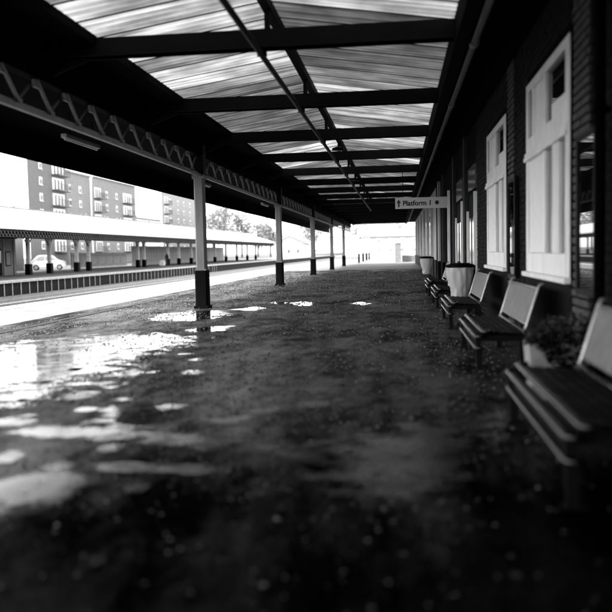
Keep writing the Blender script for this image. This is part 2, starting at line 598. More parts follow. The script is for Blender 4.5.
# standing water and damp patches on the platform
PUDDLES = {
'A':[(-6.5, 12.04), (-6.54, 13.16), (-6.26, 13.78), (-5.6, 14.08), (-5.13, 14.39), (-4.46, 14.16), (-3.83, 13.61), (-3.65, 12.56), (-3.97, 12.05), (-4.08, 11.33), (-4.04, 10.79), (-3.79, 9.83), (-3.78, 9.18), (-4.0, 9.04), (-3.97, 8.48), (-3.85, 7.87), (-3.94, 7.65), (-3.99, 7.33), (-4.15, 7.23), (-6.71, 11.8)],
'B':[(-5.69, 17.48), (-5.96, 19.23), (-5.5, 20.15), (-4.61, 20.01), (-4.2, 18.68), (-4.39, 17.33), (-4.97, 16.89)],
'C1':[(-3.82, 22.97), (-3.68, 23.63), (-3.32, 22.88), (-3.37, 22.04)],
'C2':[(-3.14, 22.84), (-2.89, 23.47), (-2.44, 22.71), (-2.45, 21.47), (-2.79, 21.53)],
'C3':[(-1.38, 22.29), (-1.13, 22.89), (-0.78, 22.17), (-1.0, 21.41)],
'D':[(-3.28, 6.31), (-3.17, 6.5), (-2.89, 6.59), (-2.55, 6.56), (-2.19, 6.45), (-1.9, 6.35), (-1.59, 6.18), (-1.28, 5.92), (-1.41, 5.76), (-1.66, 5.82), (-1.92, 6.0), (-2.21, 6.12), (-2.45, 6.08), (-2.83, 6.14), (-3.02, 6.1)],
'E':[(-2.23, 5.28), (-2.06, 5.37), (-1.72, 5.36), (-1.42, 5.32), (-1.26, 5.22), (-1.36, 5.12), (-1.65, 5.13), (-1.97, 5.12)],
'F':[(-2.72, 4.76), (-2.62, 4.97), (-2.54, 5.17), (-2.52, 5.32), (-2.4, 5.27), (-2.18, 4.94), (-2.08, 4.68), (-2.1, 4.52), (-2.18, 4.36), (-2.36, 4.28), (-2.44, 4.26)],
'G':[(-1.84, 4.96), (-1.81, 5.03), (-1.71, 4.96), (-1.65, 4.83), (-1.67, 4.72), (-1.75, 4.76)],
'H':[(-0.78, 5.5), (-0.5, 5.98), (-0.15, 6.2), (0.1, 6.55), (0.45, 6.75), (0.85, 7.1), (0.66, 6.5), (0.62, 6.05), (0.42, 5.6), (0.36, 5.1), (0.08, 4.66), (-0.2, 4.85), (-0.42, 5.15)],
'J':[(-1.27, 6.02), (-0.97, 5.9), (-0.68, 5.79), (-0.48, 5.62), (-0.39, 5.36), (-0.55, 5.25), (-0.78, 5.4), (-1.01, 5.55), (-1.18, 5.77)],
'K':[(-1.66, 6.82), (-1.39, 7.09), (-1.12, 7.47), (-0.81, 7.83), (-0.65, 7.84), (-0.73, 7.52), (-1.04, 7.23), (-1.31, 6.92), (-1.49, 6.66)],
'L1':[(-3.5, 8.68), (-3.44, 8.96), (-3.23, 8.75), (-3.21, 8.35)],
'L2':[(-2.89, 7.25), (-2.85, 7.4), (-2.7, 7.21), (-2.64, 6.89), (-2.77, 6.97)],
'L3':[(-3.68, 8.04), (-3.55, 8.29), (-3.34, 8.23), (-3.29, 7.87), (-3.46, 7.76)],
'L4':[(-3.57, 9.66), (-3.48, 9.91), (-3.28, 9.65), (-3.32, 9.33)],
'M':[(-2.34, 5.79), (-2.3, 5.95), (-2.19, 5.86), (-2.17, 5.68), (-2.27, 5.7)],
'N':[(-1.04, 4.97), (-0.95, 5.07), (-0.85, 5.03), (-0.85, 4.89), (-0.96, 4.84)],
'O':[(-3.03, 5.53), (-3.01, 5.71), (-2.87, 5.53), (-2.83, 5.34), (-2.94, 5.31)],
'Q':[(-3.74, 6.78), (-3.62, 6.91), (-3.34, 6.75), (-3.38, 6.54), (-3.57, 6.45)],
'S':[(-1.54, 3.61), (-1.52, 3.67), (-1.47, 3.62), (-1.47, 3.54), (-1.51, 3.55)],
'V':[(-4.23, 15.07), (-3.97, 15.65), (-3.44, 15.81), (-3.4, 14.99), (-3.77, 14.46)],
'W':[(-4.46, 20.33), (-3.97, 21.35), (-3.53, 20.9), (-3.84, 19.89)]}
for i in range(18):     # small leftovers round the big puddle
    cx, cy = rnd.uniform(-4.3, -2.3), rnd.uniform(6.3, 11.5)
    cx += (cy - 9) * -.12
    r_ = rnd.uniform(.06, .17)
    PUDDLES['x%d' % i] = [(cx + r_ * rnd.uniform(.6, 1.5) * math.cos(a * 1.05), cy + r_ * rnd.uniform(.6, 1.5) * math.sin(a * 1.05)) for a in range(6)]
def seg_dist(p, a, b):
    ab, ap = b - a, p - a
    t = max(0, min(1, ap.dot(ab) / max(1e-9, ab.length_squared)))
    return (ap - ab * t).length
def inside(p, poly):
    c = False
    for i in range(len(poly)):
        a, b = poly[i - 1], poly[i]
        if (a.y > p.y) != (b.y > p.y) and p.x < (b.x - a.x) * (p.y - a.y) / (b.y - a.y) + a.x:
            c = not c
    return c
MIRROR = {'A', 'B', 'C1', 'C2', 'C3', 'V', 'W'}
for k, poly in PUDDLES.items():
    """a shallow film of water; 'depth' runs from 0 outside the outline to 1 well inside it"""
    P_ = [Vector(p) for p in poly]
    x0, x1 = min(p.x for p in P_), max(p.x for p in P_)
    y0, y1 = min(p.y for p in P_), max(p.y for p in P_)
    feather = max(.07, .2 * min(x1 - x0, y1 - y0))
    if k == 'A': feather = .75
    elif k in MIRROR: feather = min(feather, .3)
    elif k == 'H': feather = .42
    x0, x1, y0, y1 = x0 - feather, x1 + feather, y0 - feather, y1 + feather
    nx = max(8, min(46, int((x1 - x0) / (feather * .4))))
    ny = max(8, min(46, int((y1 - y0) / (feather * .4))))
    vs, dep = [], []
    for j in range(ny + 1):
        for i in range(nx + 1):
            p = Vector((x0 + (x1 - x0) * i / nx, y0 + (y1 - y0) * j / ny))
            d = min(seg_dist(p, P_[q - 1], P_[q]) for q in range(len(P_)))
            if not inside(p, P_): d = -d
            vs.append((p.x, p.y, 0))
            dep.append(max(0, min(1, .5 + .5 * d / feather)))
    fs = []
    for j in range(ny):
        for i in range(nx):
            q = (j * (nx + 1) + i, j * (nx + 1) + i + 1, (j + 1) * (nx + 1) + i + 1, (j + 1) * (nx + 1) + i)
            if max(dep[w] for w in q) > 0: fs.append(q)
    me = bpy.data.meshes.new('puddle')
    me.from_pydata(vs, [], fs)
    at = me.attributes.new('depth', 'FLOAT', 'POINT')
    for i, v in enumerate(dep): at.data[i].value = v
    structure(finish(bpy.data.objects.new('puddle', me), 'water_film' if k in MIRROR else 'worn_film' if k in 'HJK' else 'damp_film', loc=(0, 0, .005)))

# loose grit and crumbs of asphalt lying on the platform
gm = MB()
for i in range(66000):
    y = 2.6 + 52 * rnd.random() ** 1.9
    x = rnd.uniform(-8.4, 1.7)
    if y < 7 and rnd.random() < .96 - .13 * (y - 2.6): continue
    if x < -.62 * y - 1 or y > 90 or (math.sin(x * 1.7 + y * .6) + math.sin(y * 1.3 - x * .8) < -.9 and rnd.random() < .8): continue
    r = (.0035 + .011 * rnd.random() ** 3) * (1 + y * .07)
    a = rnd.uniform(0, 6.28)
    ca, sa = math.cos(a) * r, math.sin(a) * r
    k1, k2 = rnd.uniform(.7, 1.5), rnd.uniform(.5, 1.1)
    gm.add([(x + ca * k1, y + sa * k1, .001), (x - sa * k2, y + ca * k2, .001), (x - ca * k1, y - sa * k1, .001), (x + sa * k2, y - ca * k2, .001),
            (x + ca * .2, y + sa * .2, r * rnd.uniform(.5, 1.1))], [(0, 1, 4), (1, 2, 4), (2, 3, 4), (3, 0, 4)])
go = gm.build('loose_grit', 'grit')
tag(go, 'fine loose grit and crumbs scattered over the dark platform', 'grit', kind='stuff')

# ------------------------------------------------------------------ station building along the right
bld = thing('station_building', 'long dark brick station building with white windows facing the platform', 'building',
            (WALL, 0, 0))
def bbox(name, m, y0, y1, z0, z1, x0, x1, parent=bld, bevel=0.0):
    """box given relative to the wall face (negative x = out towards the platform)"""
    return MB().box(x0, x1, y0, y1, z0, z1).build(name, m, parent, bevel)
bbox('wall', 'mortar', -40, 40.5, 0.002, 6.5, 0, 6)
bbox('rendered_wall', 'render_pale', 40.502, 90, 0.95, 6.5, 0, 6)
bbox('dado', 'base_black', 40.502, 90, 0.002, .948, -.03, 6)
PITCH = 5.15
WINS = [(9.0, 11.92), (9.0 + PITCH, 11.92 + PITCH)]
CASES = [(7.80, 8.48), (7.80 + PITCH, 8.48 + PITCH)]
DOORS = [(19.7, 21.6), (23.7, 25.9)]
PIERS = [(8.22, 8.97), (8.22 + PITCH, 8.97 + PITCH)]
# painted black boarding below the windows
for a, b in WINS:
    bbox('dado_board', 'base_black', a - .01, b + .25, .002, 1.05, -.035, -.001)
# bricks of the main wall: every brick proud of its joint
CH = .095
m_ = MB()
row = 0
z = .01
while z < 4.9:
    y = 5.0 + (0 if row % 2 else .13)
    while y < 19.6:
        y1 = y + .245
        ok = True
        for a, b in WINS:
            if y1 > a - .06 and y < b + .06 and z + CH > 1.0 and z < 3.95: ok = False
            if y1 > a - .02 and y < b + .26 and z < 1.06: ok = False
        for a, b in PIERS:
            if y1 > a - .005 and y < b + .005: ok = False
        if ok:
            d = -.012 + rnd.uniform(-.004, .004)
            m_.box(d, .02, y, y1, z, z + CH - .016)
        y += .26
    z += CH
    row += 1
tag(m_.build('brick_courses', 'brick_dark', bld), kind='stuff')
# the pale piers between poster cases and windows, brick by brick
bmesh_b = [MB().box(-.03, .02, 0, L, 0, CH - .028).mesh('brick') for L in (.36, .235, .115)]
for pi, (a, b) in enumerate(PIERS[:2]):
    z, row = .01, 0
    while z < 4.85:
        y = a
        seq = (0, 0) if row % 2 else (2, 0, 1)
        for kx in seq:
            L = (.36, .235, .115)[kx]
            if y + L <= b + .03:
                share('brick', bmesh_b[kx], bld, (rnd.uniform(-.006, .006), y + rnd.uniform(-.003, .003), z), m='brick_pale')
            y += L + .014
        z += CH
        row += 1

for a, b in WINS:
    bbox('joint_fillet', 'mortar', a - .05, a - .002, 1.06, 3.9, -.045, -.001)
def make_window(a, b):
    w = b - a
    root = MB()
    root.box(-.06, .02, a, a + .22, 1.15, 3.84)            # near jamb board
    root.box(-.06, .02, b - .16, b, 1.15, 3.84)            # far jamb
    root.box(-.06, .02, a + .222, b - .162, 3.72, 3.84)    # head
    root.box(-.062, .02, a + .222, b - .162, 2.80, 3.06)   # transom board
    root.box(-.06, .02, a + .222, b - .162, 1.15, 1.42)    # bottom rail
    for y0, y1 in ((a + .60, a + 1.0), (a + 1.46, a + 1.62)):
        root.box(-.055, .02, y0, y1, 1.422, 2.798)
    for y0, y1 in ((a + 1.42, a + 1.62), (a + 2.36, a + 2.44)):
        root.box(-.055, .02, y0, y1, 3.062, 3.718)
    fr = root.build('window', 'white_paint', bld, bevel=.008)
    MB().box(-.12, .02, a - .02, b + .06, 1.08, 1.148).build('sill', 'white_paint', fr, bevel=.01)
    MB().box(-.10, -.002, a + .05, b - .02, 2.74, 2.798).box(-.085, -.063, a + .05, b - .02, 2.80, 2.86).build('ledge', 'white_paint', fr, bevel=.006)
    for y0, y1, z0, z1, mm in ((a + .222, a + .60, 1.422, 2.798, 'pane_grey'), (a + 1.0, a + 1.46, 1.422, 2.798, 'pane_grey'),
                               (a + .222, a + 1.42, 3.062, 3.718, 'pane_dark'), (a + 2.44, b - .162, 3.062, 3.718, 'pane_grey'),
                               (a + 1.62, a + 2.36, 3.062, 3.718, 'white_blind')):
        MB().box(-.012, -.006, y0, y1, z0, z1).build('pane', mm, fr)
    for y_ in (a + .06, a + .16, b - .11, a + .70, a + .90):
        z0_, z1_ = (1.17, 3.82) if (y_ < a + .3 or y_ > b - .2) else (1.43, 2.79)
        MB().box(-.068 if z1_ > 3 else -.063, -.0555, y_ - .008, y_ + .008, z0_, z1_).build('bead', 'white_paint', fr)
    # slatted white blind behind the wide light
    n = 9
    y0, y1 = a + 1.62, b - .162
    for i in range(n):
        yy = y0 + (y1 - y0) * i / n
        MB().bar((-.02, yy + .005, 2.11), (-.032, yy + (y1 - y0) / n - .004, 2.11), 1.37, .006, up=(1, 0, 0)).build('blind_slat', 'white_blind', fr)
    MB().box(-.004, -.002, y0, y1, 1.43, 2.79).build('blind_backing', 'pane_grey', fr)
    # folded papers stacked against the fanlight
    MB().box(-.03, -.016, a + .30, a + 1.15, 3.075, 3.26).build('paper', 'white_blind', fr)
    return fr
for a, b in WINS:
    make_window(a, b)

# dark door openings further along, with thin white frames
for i, (a, b) in enumerate(DOORS):
    d = MB().box(-.03, .02, a, b, .004, 2.9).build('door', 'timber_black', bld)
    for y0 in (a - .08, b):
        MB().box(-.09, .02, y0, y0 + .08, .9, 2.5 if y0 > a else 2.9).build('jamb', 'white_paint', d)
    for k in range(2):
        yc = a + (b - a) * (k + .5) / 2
        MB().box(-.05, -.032, yc - .3, yc + .3, 1.1, 2.3).build('pane', 'pane_grey', d)
        MB().box(-.05, -.032, yc - .3, yc + .3, .2, .9).build('panel', 'timber_black', d)
    MB().box(-.05, .02, a, b, 3.0, 3.6).build('fanlight', 'pane_grey', d)
for y0 in (22.2, 26.6, 33.0, 36.5):
    bbox('pilaster', 'render_pale' if y0 > 35 else 'pilaster_dark', y0, y0 + .55, .95, 4.6, -.10, .02, bevel=.01)
    bbox('pilaster_base', 'base_black', y0 - .03, y0 + .58, .002, .948, -.13, .02, bevel=.01)
for y0 in (44, 50, 56.5, 64, 72, 80):
    bbox('pilaster', 'render_pale', y0, y0 + .7, .952, 4.3, -.14, -.001, bevel=.01)
    w_ = bbox('window', 'white_paint', y0 + 1.6, y0 + 3.6, 1.2, 3.6, -.05, -.001)
    MB().box(-.056, -.052, y0 + 1.75, y0 + 3.45, 1.35, 3.45).build('pane', 'pane_grey', w_)

# glazed poster cases on the wall
def poster_case(a, b, label):
    t = thing('poster_case', label, 'poster case', (WALL - .02, a, 1.06), group='glazed poster cases on the wall')
    w, h = b - a, 1.52
    f = MB()
    f.box(-.07, -.001, -.06, 0, -.06, h + .06).box(-.07, -.001, w, w + .06, -.06, h + .06)
    f.box(-.07, -.001, .001, w - .001, -.06, 0).box(-.07, -.001, .001, w - .001, h, h + .06)
    f.build('frame', 'iron_black', t, bevel=.006)
    MB().box(-.02, -.002, .001, w - .001, .001, h - .001).build('backing', 'pane_dark', t)
    MB().box(-.05, -.044, .001, w - .001, .001, h - .001).build('glass', 'case_glass', t)
    return t
poster_case(*CASES[0], 'tall glazed poster case reflecting the platform, right of the nearest white window')
poster_case(*CASES[1], 'tall glazed poster case between the two large white windows')

# rain pipe beside the nearest poster case
dp = MB().tube([(0, 0, 0.02), (0, 0, 4.7)], .05, 10)
for zz in (.6, 2.7, 4.2):
    dp.tube([(0, 0, zz), (0, 0, zz + .08)], .066, 10)
    dp.box(0, .09, -.03, .03, zz + .02, zz + .06)
tag(dp.build('rain_pipe', 'soffit_black', smooth=True, loc=(WALL - .10, 7.5, 0)),
    'black iron rain pipe on the brick wall by the nearest bench', 'pipe')

# ------------------------------------------------------------------ canopy over the platform
can = thing('platform_canopy', 'long glazed platform canopy on grey columns with black beams', 'canopy', (0, 0, 0))
def part(mb, name, m, parent=can, **k):
    return mb.build(name, m, parent, **k)
ZB = 4.5           # underside of the cross beams
EL, ER, RX = -4.6, .86, -1.87
ZE, ZR = 4.80, 5.22
beam_y = [COLS[0] + BAY * k for k in range(-6, 15)]
# columns with black painted bases
for y in COLS + [COLS[0] - SPAN]:
    c = MB()
    c.prism([(-.135, -.10), (-.10, -.135), (.10, -.135), (.135, -.10), (.135, .10), (.10, .135), (-.10, .135), (-.135, .10)], 'z', 1.05, 3.7)
    c.box(-.17, .17, -.17, .17, 3.56, 3.66)
    col = part(c, 'column', 'column_paint', loc=(COLX, y, 0))
    bmb = MB()
    bmb.prism([(-.175, -.14), (-.14, -.175), (.14, -.175), (.175, -.14), (.175, .14), (.14, .175), (-.14, .175), (-.175, .14)], 'z', .08, 1.049)
    bmb.box(-.21, .21, -.21, .21, .002, .08)
    part(bmb, 'column_base', 'base_black', col, bevel=.01)
    MB().box(-.155, .155, -.155, .155, 1.05, 1.09).build('collar', 'column_paint', col)
    part(MB().box(-.16, .16, -.16, .16, 3.661, 4.9), 'column_head', 'iron_black', col)
# lattice girder along the columns
ZT0, ZT1 = 3.66, 4.2
NP = 13
y0s = [COLS[0] - SPAN] + COLS
diag = MB().bar((0, .0, ZT1 - .05), (0, .5, ZT0 + .05), .06, .035, up=(1, 0, 0)).mesh('web_bar')
diag2 = MB().bar((0, .5, ZT0 + .05), (0, SPAN / NP, ZT1 - .05), .05, .03, up=(1, 0, 0)).mesh('web_bar')
gus = MB().box(-.02, .02, -.09, .09, ZT1 - .16, ZT1 - .05).mesh('gusset_plate')
gus2 = MB().box(-.02, .02, .42, .58, ZT0 + .03, ZT0 + .12).mesh('gusset_plate')
for i, y in enumerate(y0s):
    ye = y + SPAN if i < len(y0s) - 1 else CAN1
    t = MB().box(-.10, .10, y + .14, ye - .14, ZT0, ZT0 + .022).box(-.012, .012, y + .14, ye - .14, ZT0 + .022, ZT0 + .085)
    t.box(.085, .10, y + .14, ye - .14, ZT0 - .05, ZT0)
    tr = part(t, 'lattice_girder', 'truss_paint', loc=(COLX, 0, 0))
    part(MB().box(-.09, .09, y + .14, ye - .14, ZT1 - .03, ZT1), 'top_chord', 'soffit_black', tr)
    for k in range(NP):
        yy = y + .25 + (SPAN - .5) * k / NP
        if yy > CAN1 - .8: break
        share('web_bar', diag, tr, (.055, yy, 0), m='truss_paint')
        share('web_bar', diag2, tr, (-.03, yy, 0), m='fence_dark' if k not in (0, 1, 10, 11, 12) else 'truss_paint')  # mid-span reverse bars painted darker, standing in for their unlit side
        share('gusset_plate', gus, tr, (.04, yy, 0), m='fence_grey')
        share('gusset_plate', gus2, tr, (.04, yy, 0), m='fence_grey')
# black plate girder over the lattice, wall beam and gutter
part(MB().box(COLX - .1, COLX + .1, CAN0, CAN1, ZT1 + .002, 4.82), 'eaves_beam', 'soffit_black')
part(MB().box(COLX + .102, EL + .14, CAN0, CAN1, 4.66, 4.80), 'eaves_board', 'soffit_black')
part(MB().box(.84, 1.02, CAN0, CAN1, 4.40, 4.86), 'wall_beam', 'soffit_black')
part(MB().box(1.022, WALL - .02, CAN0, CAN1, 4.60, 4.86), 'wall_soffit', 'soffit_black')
part(MB().tube([(1.12, CAN0, 4.44), (1.12, CAN1, 4.44)], .055, 10), 'gutter_pipe', 'fence_dark', smooth=True)
for y in beam_y:
    if 2 < y < 60:
        part(MB().tube([(1.12, y - .06, 4.44), (1.12, y + .06, 4.44)], .075, 10), 'pipe_collar', 'fence_grey')
part(MB().box(RX - .07, RX + .07, CAN0, CAN1, ZR - .16, ZR - .02), 'ridge_board', 'timber_black')
# roof beyond the columns: solid boards sloping to a deep black valance
rb = MB()
rb.prism([(COLX - .102, 4.72), (COLX - .102, 4.86), (-7.8, 4.26), (-7.8, 4.12)], 'y', CAN0, CAN1)
part(rb, 'outer_roof', 'soffit_black')
vb = MB().box(-7.86, -7.802, CAN0, CAN1, 3.60, 4.3)
part(vb, 'valance', 'soffit_black')
# cross beams, rafters and king posts
for y in beam_y:
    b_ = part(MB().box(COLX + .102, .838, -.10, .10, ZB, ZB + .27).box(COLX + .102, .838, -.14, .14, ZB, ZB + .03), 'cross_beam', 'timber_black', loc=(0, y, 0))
    r_ = MB()
    r_.box(RX - .04, RX + .04, -.04, .04, ZB + .271, ZR - .05)
    part(r_, 'king_post', 'timber_black', b_)
    part(MB().bar((COLX + .2, 0, 4.3), (COLX + .75, 0, ZB), .06, .08), 'knee_brace', 'timber_black', b_)
# translucent roof sheets, one object each, corrugated
NPB = 6
PW = BAY / NPB
def sheet_mesh(x0, z0, x1, z1):
    mb = MB()
    n = 32
    vs, fs = [], []
    for i in range(n + 1):
        t = i / n
        y = t * (PW - .035)
        h = .032 * math.sin(t * 4 * 2 * math.pi)
        vs += [(x0, y, z0 + h), ((x0 + x1) / 2, y, (z0 + z1) / 2 + h), (x1, y, z1 + h)]
    for i in range(n):
        for j in range(2):
            a = i * 3 + j
            fs.append((a, a + 3, a + 4, a + 1))
    return mb.add(vs, fs).mesh('roof_sheet')
sheetL = sheet_mesh(EL, ZE, RX, ZR)
sheetR = sheet_mesh(RX, ZR, ER, ZE)
for me in (sheetL, sheetR):
    for p in me.polygons: p.use_smooth = True
bays = [(beam_y[k], k + 1) for k in range(3, len(beam_y) - 1)]
TONES = {4: 'mm', 5: 'cd', 6: 'dc', 7: 'dc', 8: 'cm', 9: 'dd', 10: 'mm', 11: 'dd', 12: 'dm'}
NAMES = {'c': 'glazing_clean', 'm': 'glazing_mid', 'd': 'glazing_dirty'}
gb = MB()
for y, k in bays:
    tl = TONES.get(k, 'dd')
    for i in range(NPB):
        for side, me in ((0, sheetL), (1, sheetR)):
            c = tl[side]
            q = rnd.random()
            if k == 4 and i >= 3: c = 'c'
            if c == 'c' and q < .22: c = 'm'
            elif c == 'd' and q < .2: c = 'm'
            elif c == 'm' and q < .2: c = 'c'
            share('roof_sheet', me, can, (0, y + i * PW + .018, 0), m=NAMES[c])
        yb = y + i * PW
        gb.bar((EL, yb, ZE + .0), (RX, yb, ZR + .0), .018, .06)
        gb.bar((RX, yb, ZR + .0), (ER, yb, ZE + .0), .018, .06)
tag(part(gb, 'glazing_bars', 'timber_black'), kind='stuff')
# unseen solid roof over and behind the camera, added to darken the foreground
bs = MB()
bs.prism([(EL, ZE), (EL, ZE + .05), (RX, ZR + .05), (RX, ZR)], 'y', CAN0, beam_y[3])
bs.prism([(RX + .001, ZR), (RX + .001, ZR + .05), (ER, ZE + .05), (ER, ZE)], 'y', CAN0, beam_y[3])
part(bs, 'shade_boarding', 'soffit_black')
# end board of the canopy
part(MB().box(COLX + .2, .83, CAN1 - .06, CAN1, ZB - .02, ZB + .3), 'end_board', 'fence_grey')

# conduit slung under the beams
cd = MB().tube([(-1.98, -6, 4.42), (-1.96, 20, 4.42), (-1.94, 58, 4.42)], .045, 8)
for y in beam_y:
    if y < 58:
        cd.box(-2.03, -1.89, y - .03, y + .03, 4.40, 4.497)
tag(cd.build('conduit', 'iron_black', smooth=False), 'dark conduit pipe running along under the roof beams', 'pipe')
# a second thinner line and two junction boxes with drop lamps
for (y, lab) in ((21.6, 'small round lamp hanging under the third roof beam'), (31.0, 'small round lamp hanging further back under the roof')):
    t = thing('pendant_lamp', lab, 'lamp', (-1.6, y, ZB))
    MB().tube([(0, 0, 0), (0, 0, -.16)], .012, 6).build('stem', 'iron_black', t)
    MB().tube([(0, 0, -.14), (0, 0, -.18), (0, 0, -.24)], [.05, .16, .17], 14).build('shade', 'iron_black', t, smooth=True)
# tube lamps under the outer roof
for i, (y, x, lab) in enumerate(((15.1, -6.6, 'nearest long fluorescent lamp under the dark outer roof'),
                                 (25.5, -6.6, 'fluorescent lamp under the outer roof behind the first column'),
                                 (38.0, -6.6, 'farthest fluorescent lamp under the outer roof'))):
    t = thing('tube_lamp', lab, 'lamp', (x, y, 4.0), group='tube lamps under the outer roof')
    MB().box(-.06, .06, 0, 1.8, -.12, -.04).build('casing', 'lamp_case', t, bevel=.01)
    MB().tube([(0, .05, -.145), (0, 1.75, -.145)], .018, 8).build('tube', 'white_paint', t, smooth=True)
    for yy in (.3, 1.5):
        MB().tube([(0, yy, -.05), (0, yy, .42)], .01, 6).build('hanger', 'iron_black', t)

# hanging platform sign on its post
sg = thing('platform_sign', 'white hanging sign with up arrow reading Platform 1', 'sign', (0, 29.0, 0))
MB().box(-.08, 1.80, -.04, .04, 3.0, 3.40).build('board', 'sign_white', sg, bevel=.01)
MB().box(1.805, 1.90, -.05, .05, .004, 3.62).build('post', 'white_paint', sg, bevel=.01)
for x in (.2, 1.5):
    MB().tube([(x, 0, 3.40), (x, 0, 4.48)], .012, 6).build('hanger', 'iron_black', sg)
def letters(body, size, loc, parent, name='lettering', m='sign_ink'):
    cu = bpy.data.curves.new('lettering', 'FONT')
    cu.body = body
    cu.size = size
    cu.extrude = .002
    cu.offset = .008
    tmp = bpy.data.objects.new('tmp_text', cu)
    COL.objects.link(tmp)
    dg = bpy.context.evaluated_depsgraph_get()
    me = bpy.data.meshes.new_from_object(tmp.evaluated_get(dg))
    bpy.data.objects.remove(tmp)
    o = bpy.data.objects.new(name, me)
    me.materials.clear()
    finish(o, m, parent, loc=loc)
    o.rotation_euler = (rad(90), 0, 0)
    return o
letters('Platform 1', .25, (.19, -.044, 3.115), sg)
MB().prism([(.02, 3.06), (.075, 3.06), (.075, 3.21), (.125, 3.21), (.047, 3.34), (-.03, 3.21), (.02, 3.21)], 'y', -.047, -.041).build('arrow', 'sign_ink', sg)
ring = MB()
ring.tube([(1.43, -.047, 3.20), (1.43, -.041, 3.20)], .075, 18)
ring.build('symbol', 'sign_ink', sg)

# ------------------------------------------------------------------ benches along the wall
def make_bench(label, y):
    t = thing('platform_bench', label, 'bench', (0, y, 0), group='metal benches along the station wall')
    L = 2.4
    # seat slats
    for i, (x, zz) in enumerate(((1.085, .485), (1.18, .478), (1.275, .472), (1.37, .466), (1.465, .462))):
        MB().box(x - .042, x + .042, 0.03, L - .03, zz - .03, zz).build('seat_slat', 'bench_seat', t, bevel=.012)
    # rolled front rails
    for x, zz, r in ((1.01, .487, .026), (.93, .425, .026), (.93, .285, .022)):
        MB().tube([(x + .10, -.005, zz), (x + .035, -.01, zz), (x + .008, .004, zz), (x, .04, zz), (x, L - .04, zz), (x + .008, L - .004, zz), (x + .035, L + .01, zz), (x + .10, L + .005, zz)], r, 10).build('front_rail', 'bench_rail', t, smooth=True)
    # end frames: leg, seat bearer, rear leg and back post
    for yy in (.06, L - .06):
        f = MB()
        f.bar((.98, yy, .40), (1.52, yy, .40), .05, .07)
        f.bar((.98, yy, .002), (.96, yy, .47), .05, .07, up=(1, 0, 0))
        f.bar((1.50, yy, .002), (1.50, yy, .44), .05, .07, up=(1, 0, 0))
        f.box(.92, 1.06, yy - .05, yy + .05, .001, .015)
        f.box(1.44, 1.58, yy - .05, yy + .05, .001, .015)
        f.build('leg_frame', 'iron_black', t)
        MB().tube([(1.50, yy, .42), (1.545, yy, .55), (1.68, yy, 1.0), (1.70, yy, 1.04), (1.74, yy, 1.05)], .02, 8).build('back_post', 'bench_frame', t, smooth=True)
    MB().box(.965, .985, .04, L - .04, .27, .45).build('shade_sheet', 'iron_black', t)  # black sheet added between the rails, standing in for shade below the seat
    # rear rail and back panel
    MB().tube([(1.52, .03, .48), (1.52, L - .03, .48)], .022, 8).build('rear_rail', 'bench_rail', t, smooth=True)
    n = Vector((-.42, 0, .13)).normalized()
    p = MB()
    a, b = Vector((1.555, 0, .565)), Vector((1.675, 0, .985))
    off = Vector((-.958, 0, .27)) * .012
    for (s0, s1) in ((.09, L - .09),):
        vs = []
        for q in (a, b):
            for yy in (s0, s1):
                vs += [q + Vector((0, yy, 0)) + off, q + Vector((0, yy, 0)) - off]
        p.add(vs, [(0, 2, 6, 4), (1, 5, 7, 3), (0, 1, 3, 2), (4, 6, 7, 5), (0, 4, 5, 1), (2, 3, 7, 6)])
    bp_ = p.build('back_panel', 'bench_panel', t, bevel=.006)
    MB().tube([(1.55, .06, .56), (1.55, L - .06, .56)], .014, 6).build('panel_edge', 'bench_frame', bp_, smooth=True)
    MB().tube([(1.68, .06, .995), (1.68, L - .06, .995)], .014, 6).build('panel_edge', 'bench_frame', bp_, smooth=True)
    MB().box(1.10, 1.45, .5, L - .5, .36, .40).build('bearer', 'iron_black', t)
    return t
b0 = make_bench('nearest metal bench with black slatted seat, cut by the right edge', 4.48)
for y, lab in ((9.65, 'second metal bench from the camera, under the nearest white window'),
               (14.8, 'third metal bench from the camera, in front of the sack holder'),
               (19.9, 'fourth metal bench from the camera, just behind the sack holder'),
               (25.0, 'farthest metal bench along the station wall')):
    c = copy_tree(b0)
    c.location = (0, y, 0)
    c['label'] = lab

